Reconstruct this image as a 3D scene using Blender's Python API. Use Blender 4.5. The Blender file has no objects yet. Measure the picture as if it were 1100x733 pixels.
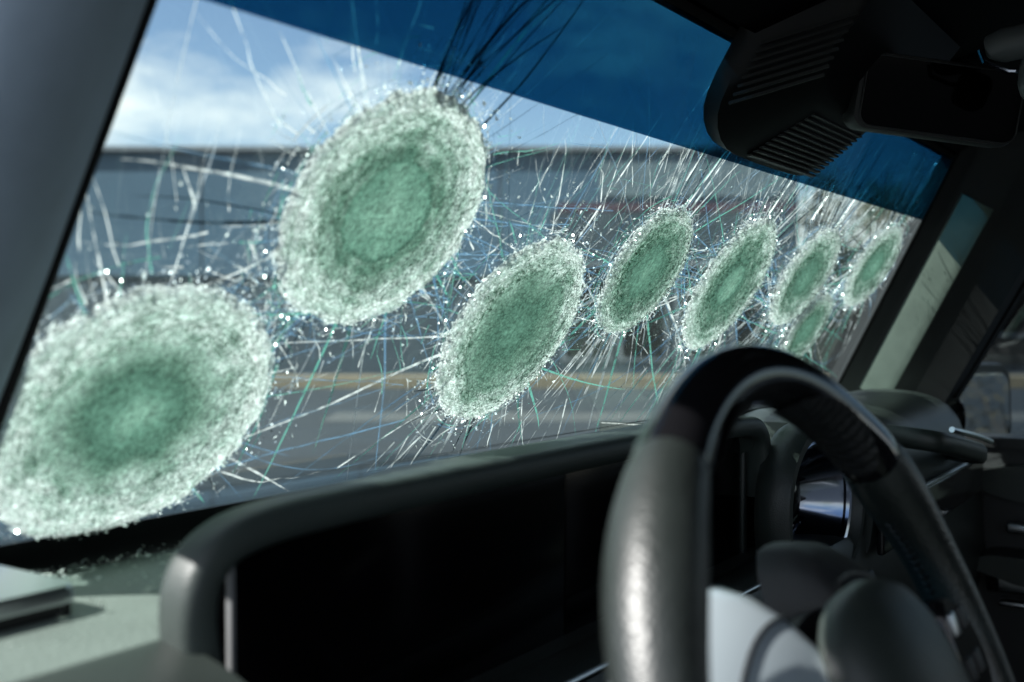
import bpy, bmesh, math, random
from mathutils import Vector, Matrix, noise
import numpy as np
R = math.radians
rng = random.Random(11)
sc = bpy.context.scene

# ------------------------------------------------------------------ camera, sky, sun, exposure
CAM = Vector((0.0, 0.0, 1.60))
cam_d = bpy.data.cameras.new('camera'); cam = bpy.data.objects.new('camera', cam_d); sc.collection.objects.link(cam)
c_f = Vector((0.82996504, 0.55745382, -0.02008142)); c_r = Vector((0.55756626, -0.83013244, 0.0)); c_u = Vector((0.01667024, 0.01119672, 0.99979835))
m3 = Matrix((c_r, c_u, -c_f)).transposed(); cam.matrix_world = Matrix.Translation(CAM) @ m3.to_4x4()
cam_d.sensor_width = 36; cam_d.lens = 38.29; cam_d.clip_start = 0.02; cam_d.clip_end = 3000
cam_d.dof.use_dof = True; cam_d.dof.focus_distance = 0.98; cam_d.dof.aperture_fstop = 5.6
sc.camera = cam
SUN = Vector((-0.60, 0.45, 0.66)).normalized()              # direction towards the sun
sun_el = math.asin(SUN.z); sun_az = math.atan2(SUN.x, SUN.y)
w = bpy.data.worlds.new('World'); sc.world = w; w.use_nodes = True
nt = w.node_tree; nt.nodes.clear()
def wn(t): return nt.nodes.new(t)
sky = wn('ShaderNodeTexSky'); sky.sky_type = 'NISHITA'; sky.sun_disc = False
sky.sun_elevation = sun_el; sky.sun_rotation = sun_az; sky.altitude = 800; sky.air_density = 1.0; sky.dust_density = 0.6; sky.ozone_density = 1.8
tc = wn('ShaderNodeTexCoord'); mp = wn('ShaderNodeMapping'); mp.inputs['Scale'].default_value = (2.2, 2.2, 6.0); mp.inputs['Location'].default_value = (1.3, 0.2, 0.7)
nz = wn('ShaderNodeTexNoise'); nz.inputs['Scale'].default_value = 1.5; nz.inputs['Detail'].default_value = 7; nz.inputs['Roughness'].default_value = 0.55
cr = wn('ShaderNodeValToRGB'); cr.color_ramp.elements[0].position = 0.42; cr.color_ramp.elements[1].position = 0.60
cr.color_ramp.elements[0].color = (0, 0, 0, 1); cr.color_ramp.elements[1].color = (0.9, 0.9, 0.9, 1)
mx = wn('ShaderNodeMix'); mx.data_type = 'RGBA'; mx.inputs[7].default_value = (8.6, 8.6, 8.4, 1)
bg = wn('ShaderNodeBackground'); bg.inputs['Strength'].default_value = 0.078; wo = wn('ShaderNodeOutputWorld')
nt.links.new(tc.outputs['Generated'], mp.inputs[0]); nt.links.new(mp.outputs[0], nz.inputs[0]); nt.links.new(nz.outputs['Fac'], cr.inputs[0])
nt.links.new(cr.outputs[0], mx.inputs[0]); nt.links.new(sky.outputs[0], mx.inputs[6]); nt.links.new(mx.outputs[2], bg.inputs[0]); nt.links.new(bg.outputs[0], wo.inputs[0])
sun_d = bpy.data.lights.new('sun', 'SUN'); sun_d.energy = 5.0; sun_d.angle = R(0.53); sun_d.color = (1.0, 0.98, 0.94)
sun = bpy.data.objects.new('sun', sun_d); sc.collection.objects.link(sun); sun.rotation_euler = SUN.to_track_quat('Z', 'Y').to_euler()
sun.location = (-20, 40, 40)
vs = sc.view_settings; vs.view_transform = 'Standard'; vs.look = 'None'; vs.gamma = 1.0; vs.exposure = 1.05
cy = sc.cycles; cy.max_bounces = 14; cy.transparent_max_bounces = 40; cy.transmission_bounces = 8; cy.diffuse_bounces = 4; cy.glossy_bounces = 5
cy.sample_clamp_indirect = 6; cy.caustics_reflective = False; cy.caustics_refractive = False; cy.use_denoising = True

# ------------------------------------------------------------------ helpers
COL = sc.collection
def tag(o, label=None, cat=None, group=None, kind=None):
    for k, v in (('label', label), ('category', cat), ('group', group), ('kind', kind)):
        if v: o[k] = v
    return o
def thing(name, label, cat, loc=(0, 0, 0), group=None):
    o = bpy.data.objects.new(name, None); COL.objects.link(o); o.location = loc; o.empty_display_size = 0.05
    return tag(o, label, cat, group)
def link(name, me, m, parent=None, smooth=35):
    if m is not None and not me.materials: me.materials.append(m)
    if smooth:
        me.polygons.foreach_set('use_smooth', [True] * len(me.polygons)); me.set_sharp_from_angle(angle=R(smooth))
    o = bpy.data.objects.new(name, me); COL.objects.link(o)
    if parent is not None:
        o.parent = parent; o.matrix_parent_inverse = Matrix.Translation(-PL(parent))
    return o
def PL(o):
    v = Vector((0, 0, 0))
    while o is not None:
        if o.type == 'EMPTY': v = v + o.location
        o = o.parent if o.type == 'EMPTY' else None
    return v
def child(o, parent, loc=(0, 0, 0)):
    """a sub-part: mesh is already in world coordinates"""
    o.parent = parent; o.matrix_parent_inverse = Matrix.Identity(4)
    return o
def mesh(name, verts, faces):
    me = bpy.data.meshes.new(name); me.from_pydata([tuple(v) for v in verts], [], faces); me.validate(); me.update()
    bm = bmesh.new(); bm.from_mesh(me); bmesh.ops.recalc_face_normals(bm, faces=bm.faces); bm.to_mesh(me); bm.free()
    return me
def bm_done(bm, name):
    bmesh.ops.recalc_face_normals(bm, faces=bm.faces)
    me = bpy.data.meshes.new(name); bm.to_mesh(me); bm.free(); return me
def rbox(size, loc=(0, 0, 0), rot=None, bev=0.004, seg=3, taper=None):
    bm = bmesh.new(); bmesh.ops.create_cube(bm, size=1.0)
    for v in bm.verts:
        if taper and v.co.z > 0: v.co.x *= taper[0]; v.co.y *= taper[1]
        v.co = Vector((v.co.x * size[0], v.co.y * size[1], v.co.z * size[2]))
    if bev: bmesh.ops.bevel(bm, geom=list(bm.edges), offset=bev, segments=seg, profile=0.5, affect='EDGES')
    M = Matrix.Translation(loc) @ (rot.to_4x4() if rot is not None else Matrix.Identity(4))
    bm.transform(M); return bm_done(bm, 'rbox')
def prof_x(pts, x0, x1, nx=2, bulge=None, cap=True, xs=None):
    """(y,z) profile run along X, closed"""
    n = len(pts); vs_, fs = [], []
    for i in range(nx):
        t = i / (nx - 1); x = x0 + (x1 - x0) * t
        for (y, z) in pts:
            yy, zz = (y, z) if bulge is None else bulge(t, y, z)
            vs_.append((x if xs is None else x0 + xs(y) + (x1 - x0 - xs(y)) * t, yy, zz))
    for i in range(nx - 1):
        for j in range(n):
            a = i * n + j; b = i * n + (j + 1) % n; fs.append((a, b, b + n, a + n))
    if cap: fs.append(tuple(range(n))); fs.append(tuple(range((nx - 1) * n, nx * n)))
    return mesh('profile', vs_, fs)
def smooth_poly(pts, it=2, closed=True):
    for _ in range(it):
        q = []
        n = len(pts)
        for i in range(n if closed else n - 1):
            a, b = Vector(pts[i]), Vector(pts[(i + 1) % n]); q += [a * .75 + b * .25, a * .25 + b * .75]
        if not closed: q = [Vector(pts[0])] + q + [Vector(pts[-1])]
        pts = q
    return [tuple(p) for p in pts]
def sweep(path, section, closed=False, up=Vector((0, 1, 0)), cap=True, scale=None):
    """section (a,b) points carried along a path; a along side, b along up"""
    vs_, fs = [], []; P = [Vector(p) for p in path]; n = len(P); k = len(section)
    for i in range(n):
        if closed: t = P[(i + 1) % n] - P[i - 1]
        else: t = P[min(i + 1, n - 1)] - P[max(i - 1, 0)]
        t.normalize(); u = (up - t * up.dot(t)).normalized(); s = t.cross(u)
        f = scale(i / (n - 1)) if scale else 1.0
        for (a, b) in section: vs_.append(P[i] + s * a * f + u * b * f)
    for i in range(n if closed else n - 1):
        for j in range(k):
            i2 = (i + 1) % n; fs.append((i * k + j, i * k + (j + 1) % k, i2 * k + (j + 1) % k, i2 * k + j))
    if cap and not closed: fs.append(tuple(range(k))); fs.append(tuple(range((n - 1) * k, n * k)))
    return mesh('sweep', vs_, fs)
def circ(r, n=10, r2=None): return [(r * math.cos(2 * math.pi * i / n), (r2 or r) * math.sin(2 * math.pi * i / n)) for i in range(n)]
def tube(path, r, n=8, scale=None): return sweep(path, circ(r, n), up=Vector((0.13, 0.31, 0.94)), scale=scale)

# ------------------------------------------------------------------ materials
def new_mat(name):
    m = bpy.data.materials.new(name); m.use_nodes = True; return m, m.node_tree, m.node_tree.nodes['Principled BSDF']
def bump(t, p, scale, strength, dist, kind='noise', vec=None):
    tcn = t.nodes.new('ShaderNodeTexCoord')
    if kind == 'noise': n = t.nodes.new('ShaderNodeTexNoise'); n.inputs['Detail'].default_value = 4; out = n.outputs['Fac']
    else: n = t.nodes.new('ShaderNodeTexVoronoi'); out = n.outputs['Distance']
    n.inputs['Scale'].default_value = scale; t.links.new(tcn.outputs['Object'], n.inputs['Vector'])
    b = t.nodes.new('ShaderNodeBump'); b.inputs['Strength'].default_value = strength; b.inputs['Distance'].default_value = dist
    t.links.new(out, b.inputs['Height']); t.links.new(b.outputs[0], p.inputs['Normal']); return n, tcn, out
def plain(name, col, rough=0.5, metal=0.0, spec=0.5, bs=None, bstr=0.3, bdist=0.0003, kind='noise', var=0.0, vscale=20, coat=0.0, rvar=0.0):
    m, t, p = new_mat(name); p.inputs['Base Color'].default_value = (*col, 1); p.inputs['Roughness'].default_value = rough
    p.inputs['Metallic'].default_value = metal; p.inputs['Specular IOR Level'].default_value = spec; p.inputs['Coat Weight'].default_value = coat
    if bs: bump(t, p, bs, bstr, bdist, kind)
    if var or rvar:
        tcn = t.nodes.new('ShaderNodeTexCoord'); n = t.nodes.new('ShaderNodeTexNoise'); n.inputs['Scale'].default_value = vscale; n.inputs['Detail'].default_value = 6
        t.links.new(tcn.outputs['Object'], n.inputs['Vector'])
        if var:
            r = t.nodes.new('ShaderNodeValToRGB'); r.color_ramp.elements[0].position = .3; r.color_ramp.elements[1].position = .7
            r.color_ramp.elements[0].color = (*[c * (1 - var) for c in col], 1); r.color_ramp.elements[1].color = (*[min(1, c * (1 + var)) for c in col], 1)
            t.links.new(n.outputs['Fac'], r.inputs[0]); t.links.new(r.outputs[0], p.inputs['Base Color'])
        if rvar:
            mr = t.nodes.new('ShaderNodeMapRange'); mr.inputs['To Min'].default_value = max(0.02, rough - rvar); mr.inputs['To Max'].default_value = min(1, rough + rvar)
            t.links.new(n.outputs['Fac'], mr.inputs[0]); t.links.new(mr.outputs[0], p.inputs['Roughness'])
    return m
LEATHER = plain('leather_dark', (0.024, 0.031, 0.028), 0.42, bs=700, bstr=0.35, bdist=0.0004, kind='vor', var=0.2, vscale=9, rvar=0.08)
LEATHER_HOOD = plain('leather_hood', (0.034, 0.045, 0.041), 0.48, bs=700, bstr=0.35, bdist=0.0004, kind='vor', var=0.2, vscale=9, rvar=0.08)
LEATHER_PAD_SUNLIT = plain('leather_pad_sunlit', (0.14, 0.178, 0.158), 0.5, bs=380, bstr=0.8, bdist=0.0004, kind='vor', var=0.18, vscale=12, rvar=0.1)  # same leather coloured lighter, in place of sunlight on the dash top
LEATHER_RIM = plain('leather_rim', (0.011, 0.0145, 0.0135), 0.40, spec=0.7, bs=420, bstr=0.5, bdist=0.0005, kind='vor', var=0.3, vscale=18, rvar=0.14)
PERF = plain('leather_perforated', (0.012, 0.013, 0.014), 0.42, bs=330, bstr=0.7, bdist=0.0009, kind='vor')
GLOSS = plain('black_lacquer', (0.006, 0.006, 0.007), 0.12, spec=0.35, coat=0.15, rvar=0.04, vscale=30)
SCREEN = plain('screen_black', (0.0015, 0.0015, 0.002), 0.14, spec=0.10)
MIRROR_OFF = plain('dimmed_mirror', (0.001, 0.001, 0.0012), 0.06, spec=0.06)
PLASTIC = plain('plastic_dark', (0.018, 0.019, 0.02), 0.55, bs=1200, bstr=0.25, bdist=0.0003, var=0.1)
PLASTIC_B = plain('plastic_black', (0.010, 0.010, 0.011), 0.45, bs=1200, bstr=0.2, bdist=0.0003)
HEADLINER = plain('headliner_fabric', (0.012, 0.013, 0.015), 0.9, spec=0.1, bs=1500, bstr=0.4, bdist=0.0005)
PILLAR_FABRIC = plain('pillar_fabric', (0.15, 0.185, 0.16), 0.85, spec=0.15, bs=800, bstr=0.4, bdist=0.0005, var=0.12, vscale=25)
PILLAR_FLARE = plain('pillar_flare_grey', (0.50, 0.58, 0.68), 0.75, spec=0.2, bs=1000, bstr=0.3, bdist=0.0004, var=0.1)  # pale blue-grey puts the veiling flare over the pillar into its colour
ALU = plain('satin_aluminium', (0.55, 0.58, 0.60), 0.3, metal=1.0, rvar=0.06, vscale=40)
SPOKE_METAL = plain('satin_silver_skylit', (0.58, 0.68, 0.74), 0.30, metal=0.45, coat=0.3, rvar=0.05, vscale=40)  # bluish base colour stands in for the sky reflected in the metal
CHROME = plain('chrome', (0.26, 0.30, 0.38), 0.12, metal=1.0)
HOUSING = plain('housing_black', (0.0065, 0.007, 0.0075), 0.5, spec=0.3, bs=1200, bstr=0.25, bdist=0.0003)
RUBBER = plain('rubber_black', (0.012, 0.012, 0.012), 0.8, spec=0.2)
FRIT = plain('ceramic_black', (0.004, 0.004, 0.005), 0.35, spec=0.3)
THREAD = plain('thread_grey', (0.10, 0.105, 0.105), 0.7)
CARPAINT = plain('paint_black', (0.01, 0.01, 0.012), 0.15, coat=1.0)
CARPET = plain('carpet_black', (0.012, 0.012, 0.013), 0.95, spec=0.05, bs=900, bstr=0.8, bdist=0.001)
GREYKNOB = plain('plastic_grey', (0.16, 0.165, 0.17), 0.5, bs=1000, bstr=0.2, bdist=0.0002)

def thin_glass(name, tint, dust=0.0, dustcol=(0.8, 0.85, 0.85), refl=0.9):
    m = bpy.data.materials.new(name); m.use_nodes = True; t = m.node_tree; t.nodes.clear(); N = t.nodes.new
    tr = N('ShaderNodeBsdfTransparent'); tr.inputs[0].default_value = (*tint, 1)
    gl = N('ShaderNodeBsdfGlossy'); gl.inputs['Roughness'].default_value = 0.015; gl.inputs[0].default_value = (refl, refl, refl, 1)
    lw = N('ShaderNodeLayerWeight'); lw.inputs[0].default_value = 0.5      # Schlick's curve, the same from both sides
    pw = N('ShaderNodeMath'); pw.operation = 'POWER'; pw.inputs[1].default_value = 5.0; t.links.new(lw.outputs['Facing'], pw.inputs[0])
    fr = N('ShaderNodeMath'); fr.operation = 'MULTIPLY_ADD'; fr.inputs[1].default_value = 0.95; fr.inputs[2].default_value = 0.04; t.links.new(pw.outputs[0], fr.inputs[0])
    mx1 = N('ShaderNodeMixShader'); t.links.new(fr.outputs[0], mx1.inputs[0]); t.links.new(tr.outputs[0], mx1.inputs[1]); t.links.new(gl.outputs[0], mx1.inputs[2])
    out = N('ShaderNodeOutputMaterial'); last = mx1
    if dust:
        tl = N('ShaderNodeBsdfTranslucent'); tl.inputs[0].default_value = (*dustcol, 1)
        co = N('ShaderNodeTexCoord'); n = N('ShaderNodeTexNoise'); n.inputs['Scale'].default_value = 14; n.inputs['Detail'].default_value = 8; n.inputs['Roughness'].default_value = 0.65
        t.links.new(co.outputs['Object'], n.inputs[0])
        mr = N('ShaderNodeMapRange'); mr.inputs['From Min'].default_value = .3; mr.inputs['From Max'].default_value = .75; mr.inputs['To Min'].default_value = dust * .4; mr.inputs['To Max'].default_value = dust * 1.6
        t.links.new(n.outputs['Fac'], mr.inputs[0])
        mx2 = N('ShaderNodeMixShader'); t.links.new(mr.outputs[0], mx2.inputs[0]); t.links.new(mx1.outputs[0], mx2.inputs[1]); t.links.new(tl.outputs[0], mx2.inputs[2]); last = mx2
    t.links.new(last.outputs[0], out.inputs[0]); return m
GLASS = thin_glass('laminated_glass', (0.905, 0.965, 0.955), dust=0.006)
BAND = thin_glass('blue_shade_band', (0.115, 0.325, 0.445), refl=0.25)
DOORGLASS = thin_glass('tinted_side_glass', (0.55, 0.60, 0.62))

def flake(name, tr_col, gloss_col, opacity, gloss=0.35, rough=0.25, broken=160, cut=(0.28, 0.5)):
    """a fracture face: part see-through, part scattering, broken up along its length"""
    m = bpy.data.materials.new(name); m.use_nodes = True; t = m.node_tree; t.nodes.clear(); N = t.nodes.new
    tl = N('ShaderNodeBsdfTranslucent'); tl.inputs[0].default_value = (*tr_col, 1)
    df = N('ShaderNodeBsdfDiffuse'); df.inputs[0].default_value = (*tr_col, 1)
    gl = N('ShaderNodeBsdfGlossy'); gl.inputs[0].default_value = (*gloss_col, 1); gl.inputs['Roughness'].default_value = rough
    a = N('ShaderNodeMixShader'); a.inputs[0].default_value = 0.3; t.links.new(tl.outputs[0], a.inputs[1]); t.links.new(df.outputs[0], a.inputs[2])
    b = N('ShaderNodeMixShader'); b.inputs[0].default_value = gloss; t.links.new(a.outputs[0], b.inputs[1]); t.links.new(gl.outputs[0], b.inputs[2])
    tr = N('ShaderNodeBsdfTransparent'); tr.inputs[0].default_value = (0.93, 0.98, 0.97, 1)
    co = N('ShaderNodeTexCoord'); n = N('ShaderNodeTexNoise'); n.inputs['Scale'].default_value = broken; n.inputs['Detail'].default_value = 3
    t.links.new(co.outputs['Object'], n.inputs[0])
    mr = N('ShaderNodeMapRange'); mr.inputs['From Min'].default_value = cut[0]; mr.inputs['From Max'].default_value = cut[1]; mr.inputs['To Min'].default_value = 0.05; mr.inputs['To Max'].default_value = opacity
    t.links.new(n.outputs['Fac'], mr.inputs[0])
    c = N('ShaderNodeMixShader'); t.links.new(mr.outputs[0], c.inputs[0]); t.links.new(tr.outputs[0], c.inputs[1]); t.links.new(b.outputs[0], c.inputs[2])
    out = N('ShaderNodeOutputMaterial'); t.links.new(c.outputs[0], out.inputs[0]); return m
CK_GLINT = flake('fracture_glint_white', (0.96, 0.98, 0.96), (0.97, 0.98, 0.97), 1.0, 0.3, 0.25, 90, (0.36, 0.58))  # white tint of the same glass, standing in for sun glints
CK_SKY = flake('fracture_sky_blue', (0.25, 0.48, 0.74), (0.75, 0.85, 0.95), 0.6, 0.45, 0.15, 60, (0.3, 0.6))  # blue tint stands in for sky seen in the crack faces
CK_GREEN = flake('fracture_green', (0.20, 0.62, 0.50), (0.7, 0.95, 0.85), 0.75, 0.4, 0.2)
CK_DIM = flake('fracture_dark_reflection', (0.01, 0.02, 0.03), (0.05, 0.09, 0.12), 0.9, 0.4, 0.25, 50, (0.25, 0.5))  # dark tint stands in for faces that reflect the dim cabin
# crushed glass: rho (0 centre .. 1 rim) is how finely the glass is crushed there
def crushed(name, chips=False):
    m = bpy.data.materials.new(name); m.use_nodes = True; t = m.node_tree; t.nodes.clear(); N = t.nodes.new; L = t.links.new
    at = N('ShaderNodeAttribute'); at.attribute_name = 'rho'
    co = N('ShaderNodeTexCoord')
    v = N('ShaderNodeTexVoronoi'); v.inputs['Scale'].default_value = 420; L(co.outputs['Object'], v.inputs['Vector'])
    n = N('ShaderNodeTexNoise'); n.inputs['Scale'].default_value = 230; n.inputs['Detail'].default_value = 6; n.inputs['Roughness'].default_value = 0.7; L(co.outputs['Object'], n.inputs['Vector'])
    n2 = N('ShaderNodeTexNoise'); n2.inputs['Scale'].default_value = 45; n2.inputs['Detail'].default_value = 4; L(co.outputs['Object'], n2.inputs['Vector'])
    s1 = N('ShaderNodeMath'); s1.operation = 'MULTIPLY_ADD'; s1.inputs[1].default_value = 0.28; L(n2.outputs['Fac'], s1.inputs[0]); L(at.outputs['Fac'], s1.inputs[2])
    s0 = N('ShaderNodeMath'); s0.operation = 'SUBTRACT'; s0.inputs[1].default_value = 0.14; L(s1.outputs[0], s0.inputs[0])
    r = N('ShaderNodeValToRGB'); e = r.color_ramp.elements
    e[0].position = 0.0; e[0].color = (0.22, 0.37, 0.285, 1); e[1].position = 1.0; e[1].color = (0.90, 0.95, 0.91, 1)
    for pos, c in ((0.22, (0.115, 0.23, 0.17)), (0.42, (0.085, 0.175, 0.128)), (0.55, (0.135, 0.24, 0.18)), (0.68, (0.29, 0.42, 0.345)), (0.82, (0.66, 0.78, 0.71))):
        q = e.new(pos); q.color = (*c, 1)
    L(s0.outputs[0], r.inputs[0])
    # grain: light and dark flecks of the crushed glass
    g = N('ShaderNodeMapRange'); g.inputs['From Min'].default_value = 0.3; g.inputs['From Max'].default_value = 0.7; g.inputs['To Min'].default_value = 0.4; g.inputs['To Max'].default_value = 1.4; L(n.outputs['Fac'], g.inputs[0])
    mlt = N('ShaderNodeMix'); mlt.data_type = 'RGBA'; mlt.blend_type = 'MULTIPLY'; mlt.inputs[0].default_value = 1.0
    L(r.outputs[0], mlt.inputs[6]); L(g.outputs[0], mlt.inputs[7])
    ve = N('ShaderNodeTexVoronoi'); ve.feature = 'DISTANCE_TO_EDGE'; ve.inputs['Scale'].default_value = 300; L(co.outputs['Object'], ve.inputs['Vector'])
    vm = N('ShaderNodeMapRange'); vm.inputs['From Min'].default_value = 0.0; vm.inputs['From Max'].default_value = 0.12; vm.inputs['To Min'].default_value = 0.5; vm.inputs['To Max'].default_value = 1.0; L(ve.outputs['Distance'], vm.inputs[0])
    ml2 = N('ShaderNodeMix'); ml2.data_type = 'RGBA'; ml2.blend_type = 'MULTIPLY'; L(mlt.outputs[2], ml2.inputs[6]); L(vm.outputs[0], ml2.inputs[7])
    fz = N('ShaderNodeMapRange'); fz.inputs['From Min'].default_value = 0.2; fz.inputs['From Max'].default_value = 0.45; L(at.outputs['Fac'], fz.inputs[0]); L(fz.outputs[0], ml2.inputs[0])
    mlt = ml2
    bp = N('ShaderNodeBump'); bp.inputs['Strength'].default_value = 0.75; bp.inputs['Distance'].default_value = 0.0012
    add = N('ShaderNodeMath'); add.operation = 'ADD'; L(v.outputs['Distance'], add.inputs[0]); L(n.outputs['Fac'], add.inputs[1]); L(add.outputs[0], bp.inputs['Height'])
    tl = N('ShaderNodeBsdfTranslucent'); df = N('ShaderNodeBsdfDiffuse'); gl = N('ShaderNodeBsdfGlossy'); gl.inputs['Roughness'].default_value = 0.22
    for s in (tl, df): L(mlt.outputs[2], s.inputs[0])
    for s in (tl, df, gl): L(bp.outputs[0], s.inputs['Normal'])
    a = N('ShaderNodeMixShader'); a.inputs[0].default_value = 0.35; L(tl.outputs[0], a.inputs[1]); L(df.outputs[0], a.inputs[2])
    b = N('ShaderNodeMixShader'); b.inputs[0].default_value = 0.10; L(a.outputs[0], b.inputs[1]); L(gl.outputs[0], b.inputs[2])
    out = N('ShaderNodeOutputMaterial'); L(b.outputs[0], out.inputs[0]); return m
CRUSHED = crushed('crushed_glass')
def chip_mat(name, col, gfac, op):
    m = bpy.data.materials.new(name); m.use_nodes = True; t = m.node_tree; t.nodes.clear(); N = t.nodes.new; L = t.links.new
    tl = N('ShaderNodeBsdfTranslucent'); tl.inputs[0].default_value = (*col, 1)
    rf = N('ShaderNodeBsdfGlass'); rf.inputs['Roughness'].default_value = 0.22; rf.inputs['IOR'].default_value = 1.35; rf.inputs[0].default_value = (0.92, 1.0, 0.96, 1)
    a = N('ShaderNodeMixShader'); a.inputs[0].default_value = gfac; L(tl.outputs[0], a.inputs[1]); L(rf.outputs[0], a.inputs[2])
    tr = N('ShaderNodeBsdfTransparent'); b = N('ShaderNodeMixShader'); b.inputs[0].default_value = op; L(tr.outputs[0], b.inputs[1]); L(a.outputs[0], b.inputs[2])
    out = N('ShaderNodeOutputMaterial'); L(b.outputs[0], out.inputs[0]); return m
CHIP_W = chip_mat('glass_chip_clear', (0.93, 0.97, 0.945), 0.12, 0.82)
def glint_mat(name):
    m = bpy.data.materials.new(name); m.use_nodes = True; t = m.node_tree; t.nodes.clear(); N = t.nodes.new; L = t.links.new
    gl = N('ShaderNodeBsdfGlossy'); gl.inputs[0].default_value = (0.9, 0.95, 0.93, 1); gl.inputs['Roughness'].default_value = 0.24
    tr = N('ShaderNodeBsdfTransparent'); b = N('ShaderNodeMixShader'); b.inputs[0].default_value = 0.9; L(tr.outputs[0], b.inputs[1]); L(gl.outputs[0], b.inputs[2])
    out = N('ShaderNodeOutputMaterial'); L(b.outputs[0], out.inputs[0]); return m
GLINT = glint_mat('glass_facet')
CHIP_G = chip_mat('glass_chip_green', (0.27, 0.42, 0.335), 0.15, 0.65)

# ------------------------------------------------------------------ ground and surroundings (far plane runs square to the street)
FX, FY = 0.8304, 0.5571        # unit vector away from the car across the car park
def far(d, s, z=0.0): return Vector((FX * d + FY * s, FY * d - FX * s, z))    # d metres away, s metres to the right
def far_box(d0, d1, s0, s1, z0, z1):
    v = [far(d, s, z) for z in (z0, z1) for d, s in ((d0, s0), (d0, s1), (d1, s1), (d1, s0))]
    return mesh('block', v, [(0, 1, 2, 3), (4, 5, 6, 7), (0, 1, 5, 4), (1, 2, 6, 5), (2, 3, 7, 6), (3, 0, 4, 7)])
ASPH = plain('asphalt', (0.014, 0.022, 0.030), 0.9, bs=60, bstr=0.5, bdist=0.004, var=0.25, vscale=0.8)
CONC = plain('concrete_pale', (0.075, 0.08, 0.08), 0.85, bs=25, bstr=0.3, bdist=0.004, var=0.12, vscale=1.5)
TAN = plain('tan_kerb_stone', (0.19, 0.155, 0.10), 0.85, bs=25, bstr=0.3, bdist=0.004, var=0.12, vscale=1.5)
WALLC = plain('wall_render_grey', (0.050, 0.102, 0.152), 0.8, bs=8, bstr=0.2, bdist=0.004, var=0.06, vscale=0.5)
WALLD = plain('wall_dark_blue', (0.028, 0.046, 0.062), 0.6, var=0.15, vscale=0.4)
MAROON = plain('maroon_paint', (0.055, 0.020, 0.036), 0.5)
CAPM = plain('parapet_metal', (0.16, 0.18, 0.2), 0.5)
WHITEP = plain('white_panel', (0.10, 0.14, 0.16), 0.6)
g = mesh('ground', [(-600, -600, 0), (600, -600, 0), (600, 600, 0), (-600, 600, 0)], [(0, 1, 2, 3)])
tag(link('ground', g, ASPH, smooth=0), 'dark grey asphalt car park', None, None, 'structure')
tag(link('pavement', far_box(26.2, 29.0, -60, 60, 0.004, 0.14), CONC, smooth=0), 'pale concrete pavement along the building', None, None, 'structure')
tag(link('kerb', far_box(25.2, 26.2, -60, 16, 0.004, 0.26), TAN, smooth=0), 'tan kerb at the foot of the building', None, None, 'structure')
tag(link('road_strip', far_box(17.0, 18.6, -3, 30, -0.1, 0.006), CONC, smooth=0), 'pale concrete strip in the car park', None, None, 'structure')
B = thing('commercial_building', 'long flat roofed grey building with a maroon stripe seen through the windshield', 'building', far(30, -8))
def bpart(name, m, *a): return link(name, far_box(*a), m, B, smooth=0)
bpart('wall', CAPM, 29.06, 45, -40, 7.6, 2.75, 6.05)
for i in range(12): bpart('wall_panel', WALLC, 29.0, 29.06, -40 + i * 3.967 + .03, -40 + (i + 1) * 3.967 - .03, 2.76, 6.04)
bpart('base_wall', WALLD, 29.1, 44.9, -39.9, 1.0, 0.0, 2.75)
bpart('shopfront', WALLD, 28.85, 29.0, 1.0, 7.4, 0.0, 4.42)
bpart('shopfront_base', WALLD, 29.1, 44.9, 1.0, 7.4, 0.0, 2.75)
bpart('stripe', MAROON, 28.93, 29.0, 1.2, 7.5, 4.45, 4.68)
bpart('fascia', WHITEP, 28.9, 29.0, 2.3, 7.4, 4.85, 5.75)
bpart('roof_edge', CAPM, 28.8, 45.2, -40.2, 7.8, 6.05, 6.17)
for i in range(4):
    fr_ = bpart('shop_window', CAPM, 28.78, 28.85, 1.3 + i * 1.5, 2.6 + i * 1.5, 0.5, 3.1)
    wv = link('pane', far_box(28.76, 28.78, 1.4 + i * 1.5, 2.5 + i * 1.5, 0.6, 3.0), SCREEN, None, 0); child(wv, fr_); wv.matrix_parent_inverse = fr_.matrix_parent_inverse.inverted() @ Matrix.Identity(4) if False else Matrix.Identity(4)

BROWNW = plain('wall_brown', (0.050, 0.046, 0.042), 0.8, var=0.15, vscale=0.6)
B2 = thing('backdrop_building', 'low dark brown building added behind the trees to darken the bright background', 'building', far(36, 20))  # added backdrop, covers the bright sky behind the far craters
link('wall', far_box(38, 48, 9.2, 45, 0, 3.9), BROWNW, B2, smooth=0)
link('roof_edge', far_box(37.8, 48.2, 9.0, 45.2, 3.9, 4.05), CAPM, B2, smooth=0)
for i in range(6):
    fr_ = link('window', far_box(37.9, 38.0, 10.5 + i * 3.2, 12.3 + i * 3.2, 1.0, 2.6), CAPM, B2, smooth=0)
    child(link('pane', far_box(37.87, 37.9, 10.62 + i * 3.2, 12.18 + i * 3.2, 1.1, 2.5), SCREEN, None, 0), fr_)
BARK = plain('bark', (0.09, 0.07, 0.05), 0.9, bs=30, bstr=0.6, bdist=0.02)
LEAF1 = plain('leaves_olive', (0.05, 0.058, 0.025), 0.6, var=0.4, vscale=1.3)
LEAF2 = plain('leaves_brownish', (0.10, 0.08, 0.045), 0.7, var=0.4, vscale=1.3)
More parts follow.
